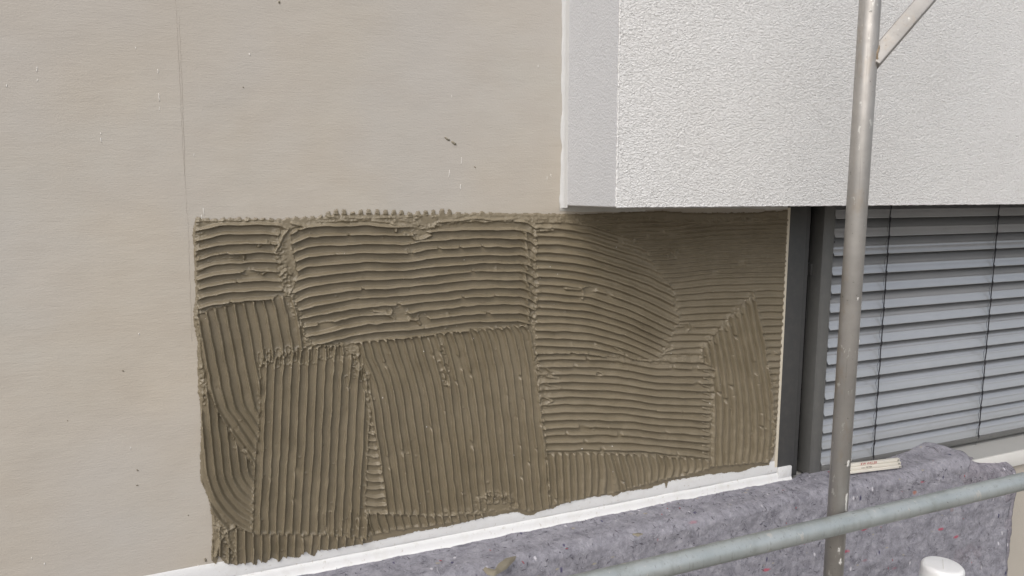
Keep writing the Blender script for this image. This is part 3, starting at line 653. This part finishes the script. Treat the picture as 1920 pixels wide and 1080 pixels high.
# loose fibres of the felt lying on and standing off its surface
g = Mat('fibre_light', .9); g.color(g.mix(g.noise(40), (.42, .415, .45), (.34, .335, .375))); M_FL = g.m
g = Mat('fibre_dark', .9); g.color(g.mix(g.noise(40), (.07, .065, .09), (.13, .12, .15))); M_FD = g.m
g = Mat('fibre_red', .9); g.color(g.mix(g.noise(40), (.42, .08, .12), (.34, .10, .09))); M_FR = g.m
def fibres(name, mat, n, r0, r1, l0, l1, seed):
    rs_ = np.random.RandomState(seed); V = []; F_ = []
    for q in range(n):
        S = SURF['fleece_sheet'] if rs_.rand() < .9 else SURF['fleece_fold']
        i = rs_.randint(3, S.shape[0]-3); j = min(S.shape[1]-4, int(3+rs_.rand()**1.3*S.shape[1]*.75))
        p = S[i, j]; tu = S[i+1, j]-S[i-1, j]; tv = S[i, j+1]-S[i, j-1]; tu /= np.linalg.norm(tu)+1e-9; tv /= np.linalg.norm(tv)+1e-9
        nn = np.cross(tu, tv); nn /= np.linalg.norm(nn)+1e-9
        if nn[1] > 0 or nn[2] < -.3: nn = -nn
        a = rs_.uniform(0, 2*PI); L_ = rs_.uniform(l0, l1); k = rs_.uniform(-2.2, 2.2); r_ = rs_.uniform(r0, r1); b = len(V)
        pos = p+nn*(.0035+r_); 
        for m in range(5):
            dr = tu*math.cos(a)+tv*math.sin(a); sd = np.cross(nn, dr); w_ = r_*math.sin(PI*(m+.7)/5.4)
            V += [pos+sd*w_, pos+nn*w_*.7, pos-sd*w_]; pos = pos+dr*L_/4+nn*rs_.uniform(-.0004, .0007); a += k/4
        for m in range(4):
            for e in range(3): F_.append((b+3*m+e, b+3*m+(e+1) % 3, b+3*m+3+(e+1) % 3, b+3*m+3+e))
    o = link(name, np_mesh(name, np.array(V), np.array(F_)), mat, fl); o['kind'] = 'stuff'
fibres('light_fibres', M_FL, 2600, .0004, .0013, .006, .022, 1)
fibres('dark_fibres', M_FD, 2200, .0004, .0014, .005, .018, 2)
fibres('red_fibres', M_FR, 90, .0006, .0022, .005, .014, 3)

# a scrape of mortar standing on the fleece and crumbs
def flake(name, outline, Y, lift, mat, thick=.004, seed=1):
    rs_ = random.Random(seed); bm = bmesh.new(); vs_ = []
    for (x, y) in outline:
        p = on_z(x, y, lift); vs_.append(bm.verts.new((p[0], p[1], p[2])))
    f = bm.faces.new(vs_); r_ = bmesh.ops.extrude_face_region(bm, geom=[f]); up = [v for v in r_['geom'] if isinstance(v, bmesh.types.BMVert)]
    cx = sum(v.co.x for v in up)/len(up); cy = sum(v.co.y for v in up)/len(up)
    for v in up:
        v.co.z += thick*rs_.uniform(.7, 1.5); v.co.x += (cx-v.co.x)*.15; v.co.y += (cy-v.co.y)*.15
    bmesh.ops.triangulate(bm, faces=[f for f in bm.faces if len(f.verts) > 4])
    bmesh.ops.subdivide_edges(bm, edges=bm.edges[:], cuts=1, use_grid_fill=False)
    for v in bm.verts: v.co += Vector((rs_.uniform(-1, 1), rs_.uniform(-1, 1), rs_.uniform(-.6, .6)))*.0009
    return link(name, finish(bm, name, 70), mat)
tag(flake('mortar_scrap', [(905, 1068), (914, 1073), (926, 1074), (934, 1062), (950, 1050), (968, 1043), (966, 1050), (958, 1058), (950, 1066), (938, 1074), (926, 1080), (914, 1078)], 0, .566, M_SCRAP, .008, 3),
    'long grey-green mortar scrap, the largest one lying on the fleece', 'mortar scrap')
for i, (ol, z, lab) in enumerate((([(996, 983), (1004, 979), (1016, 976), (1022, 980), (1018, 984), (1004, 985)], .566, 'flat mortar crumb on the fleece edge under the white strip, below the bottom centre patch'),
        ([(1038, 966), (1044, 963), (1052, 966), (1048, 968)], .5675, 'small mortar crumb on the white strip, right of the flat crumb'),
        ([(934, 998), (942, 995), (952, 996), (946, 1000)], .566, 'thin mortar crumb left of the flat crumb, at the fleece edge'),
        ([(715, 1028), (728, 1021), (752, 1018), (740, 1025), (724, 1030)], .568, 'long thin mortar smear on the white strip near its left end'),
        ([(640, 1043), (655, 1038), (661, 1040), (650, 1045)], .568, 'small mortar crumb at the left end of the fleece'),
        ([(1185, 1003), (1196, 1000), (1206, 1002), (1196, 1006)], .567, 'dark little crumb on the fleece, right of the flat crumb'))):
    tag(flake('mortar_crumb', ol, 0, z, M_SCRAP, .003, 10+i), lab, 'mortar crumb', 'mortar crumbs on the ledge')

# ------------------------------------------------------------------ folded wooden rule lying on the fleece
rule = empty('folding_rule', 'cream wooden folding rule with red print, lying on the fleece below the blind', 'folding rule', None)
ra = on_z(1590, 890, .563); rb = on_z(1690, 878, .563)
ang = math.atan2(rb[1]-ra[1], rb[0]-ra[0]); Lr = .262
rule.location = (rb[0], rb[1], .5655); rule.rotation_euler = (0, 0, ang)
lath_me = None
for k in range(3):
    bm = bmesh.new(); box_bm(bm, -Lr+.004*k, -.002*((k+1) % 2), .0055*k-.002, .0055*k+.012, .0118*k, .0118*k+.0108, .0012)
    lo = link('lath', finish(bm, 'lath', 40), M_WOOD, rule)
    if k == 2:
        lo['label'] = 'uppermost lath with red print'
    hn = link('hinge', lathe_mesh('hinge', [(.0001, 0), (.004, 0), (.004, .0008), (.002, .0012)], 12), M_BRIGHT, lo)
    hn.rotation_euler = (PI/2, 0, 0); hn.location = (-.010, .0055*k-.0022, .0118*k+.0054)
def text(body, size, mat, parent, loc, rot):
    cu = bpy.data.curves.new('print', 'FONT'); cu.body = body; cu.size = size; cu.extrude = .0002
    t = bpy.data.objects.new('print', cu); C.objects.link(t)
    dg = bpy.context.evaluated_depsgraph_get(); me = bpy.data.meshes.new_from_object(t.evaluated_get(dg)); bpy.data.objects.remove(t)
    o = link('print', me, mat, parent); o.location = loc; o.rotation_euler = rot; return o
text('KW WILLER', .0145, M_RED, rule, (-.188, .0085, .0255), (PI/2, 0, 0))
text('2 m  METER', .0095, M_INK, rule, (-.188, .0030, .0142), (PI/2, 0, 0))

# ------------------------------------------------------------------ scaffold
scaf = empty('scaffold_post', 'upright weathered steel scaffold post with a slanting brace welded to it', 'scaffold post')
PY = -.715; pm = on_y(1606, 400, PY); PXc = pm[0]
post = link('post', tube_mesh('post', [(PXc, PY, GZ+.008), (PXc, PY, 3.6)], .02415, 40), M_POST, scaf)
box('base_plate', PXc-.075, PXc+.075, PY-.075, PY+.075, GZ+.0005, GZ+.008, M_POST, scaf, .002)
b0 = on_y(1627, 118, PY-.012); b1 = on_y(1729, 0, PY-.012); dv = Vector((b1[0]-b0[0], 0, b1[2]-b0[2])).normalized()
def brace_mesh():
    bm = bmesh.new(); box_bm(bm, (PXc+.004-b0[0]-.004)/dv.x, .95, -.0135, .0135, -.0190, .0190, .003, 3)
    bmesh.ops.rotate(bm, verts=bm.verts, cent=(0, 0, 0), matrix=Matrix.Rotation(math.radians(-40), 3, 'X'))
    a = math.atan2(dv.z, dv.x)
    bmesh.ops.rotate(bm, verts=bm.verts, cent=(0, 0, 0), matrix=Matrix.Rotation(-a, 3, 'Y'))
    bmesh.ops.translate(bm, verts=bm.verts, vec=(b0[0]+.004, PY-.010, b0[2]-.008))
    return finish(bm, 'brace', 40)
br = link('brace', brace_mesh(), M_POST, scaf)
wp = []; wz = b0[2]-.008+(PXc+.021-b0[0]-.004)*dv.z/dv.x
for i in range(25):
    t = 2*PI*i/24; yy = max(-.0235, min(.0235, -.008+.0165*math.cos(t)))
    wp.append((PXc+math.sqrt(.0243**2-yy*yy)+.0005, PY+yy, wz+.026*math.sin(t)+rnd.uniform(-.0008, .0008)))
link('weld', tube_mesh('weld', wp, [rnd.uniform(.0022, .0036) for _ in wp], 8), M_WELD, scaf)
tv = Vector((b0[0], PY, b0[2]))+dv*.95
link('transom', tube_mesh('transom', [(PXc-.6, PY+.0, tv.z+.022), (PXc+1.6, PY, tv.z+.022)], .022, 24), M_POST, scaf)
GY = PY-.0495; gp = on_y(1500, 1001, GY)
link('guard_rail', tube_mesh('guard_rail', [(-2.2+6.4*i/12, GY, gp[2]+.0008*math.sin(i*1.3)) for i in range(13)], .02415, 40), M_GALV)
tag(bpy.data.objects['guard_rail'], 'horizontal galvanised scaffold guard rail crossing in front of the post', 'guard rail')

# dried mortar splashed on the post
for i, (px_, py_, w_, h_) in enumerate(((1600, 838, .005, .014), (1601, 862, .005, .009), (1586, 868, .004, .008), (1583, 935, .0035, .024), (1572, 1052, .004, .010), (1570, 1030, .003, .006), (1610, 640, .0025, .006), (1632, 20, .003, .004), (1604, 560, .002, .004))):
    p = on_y(px_, py_, PY-.0170); dx = p[0]-PXc; dx = max(-.021, min(.021, dx))
    yy = PY-math.sqrt(.02415**2-dx*dx)
    b_ = bmesh.new(); r_ = bmesh.ops.create_icosphere(b_, subdivisions=2, radius=1)
    for v in r_['verts']:
        k_ = 1+.35*math.sin(5*v.co.z+i*2.1)+.2*math.sin(9*v.co.x+i); v.co = Vector((v.co.x*w_*k_, v.co.y*.0011, v.co.z*h_*k_))
    o = link('mortar_splash', finish(b_, 'mortar_splash', 60), M_PALE, scaf); o.location = (PXc+dx, yy, p[2]); o.rotation_euler = (0, 0, math.asin(dx/.02415))
# ------------------------------------------------------------------ white post in the lower right corner
CY = -.62; cp = on_y(1768, 1058, CY)
wp_ = empty('white_post', 'white plastic post with rounded cap, lower right corner below the guard rail', 'post', None, (cp[0], CY, 0))
RC = .059
link('post_tube', lathe_mesh('post_tube', [(RC*1.06, GZ+.002), (RC*1.04, cp[2]-.10), (RC*1.02, cp[2]-.055)], 48), M_PLASTIC, wp_)
prof = [(RC*1.03, cp[2]-.0545), (RC*1.035, cp[2]-.050), (RC*1.0, cp[2]-.018)]
for a in np.linspace(0, PI/2, 8): prof.append((RC*.80+RC*.20*math.cos(a), cp[2]-.014+.014*math.sin(a)))
prof += [(RC*.5, cp[2]+.0015), (.001, cp[2]+.002)]
cap = link('cap', lathe_mesh('cap', prof, 48), M_PLASTIC, wp_)
bx = box('parting_line', -.036, .030, -.0012, .0008, cp[2]+.0016, cp[2]+.0026, M_LIP, cap); bx.rotation_euler = (0, 0, math.radians(38))
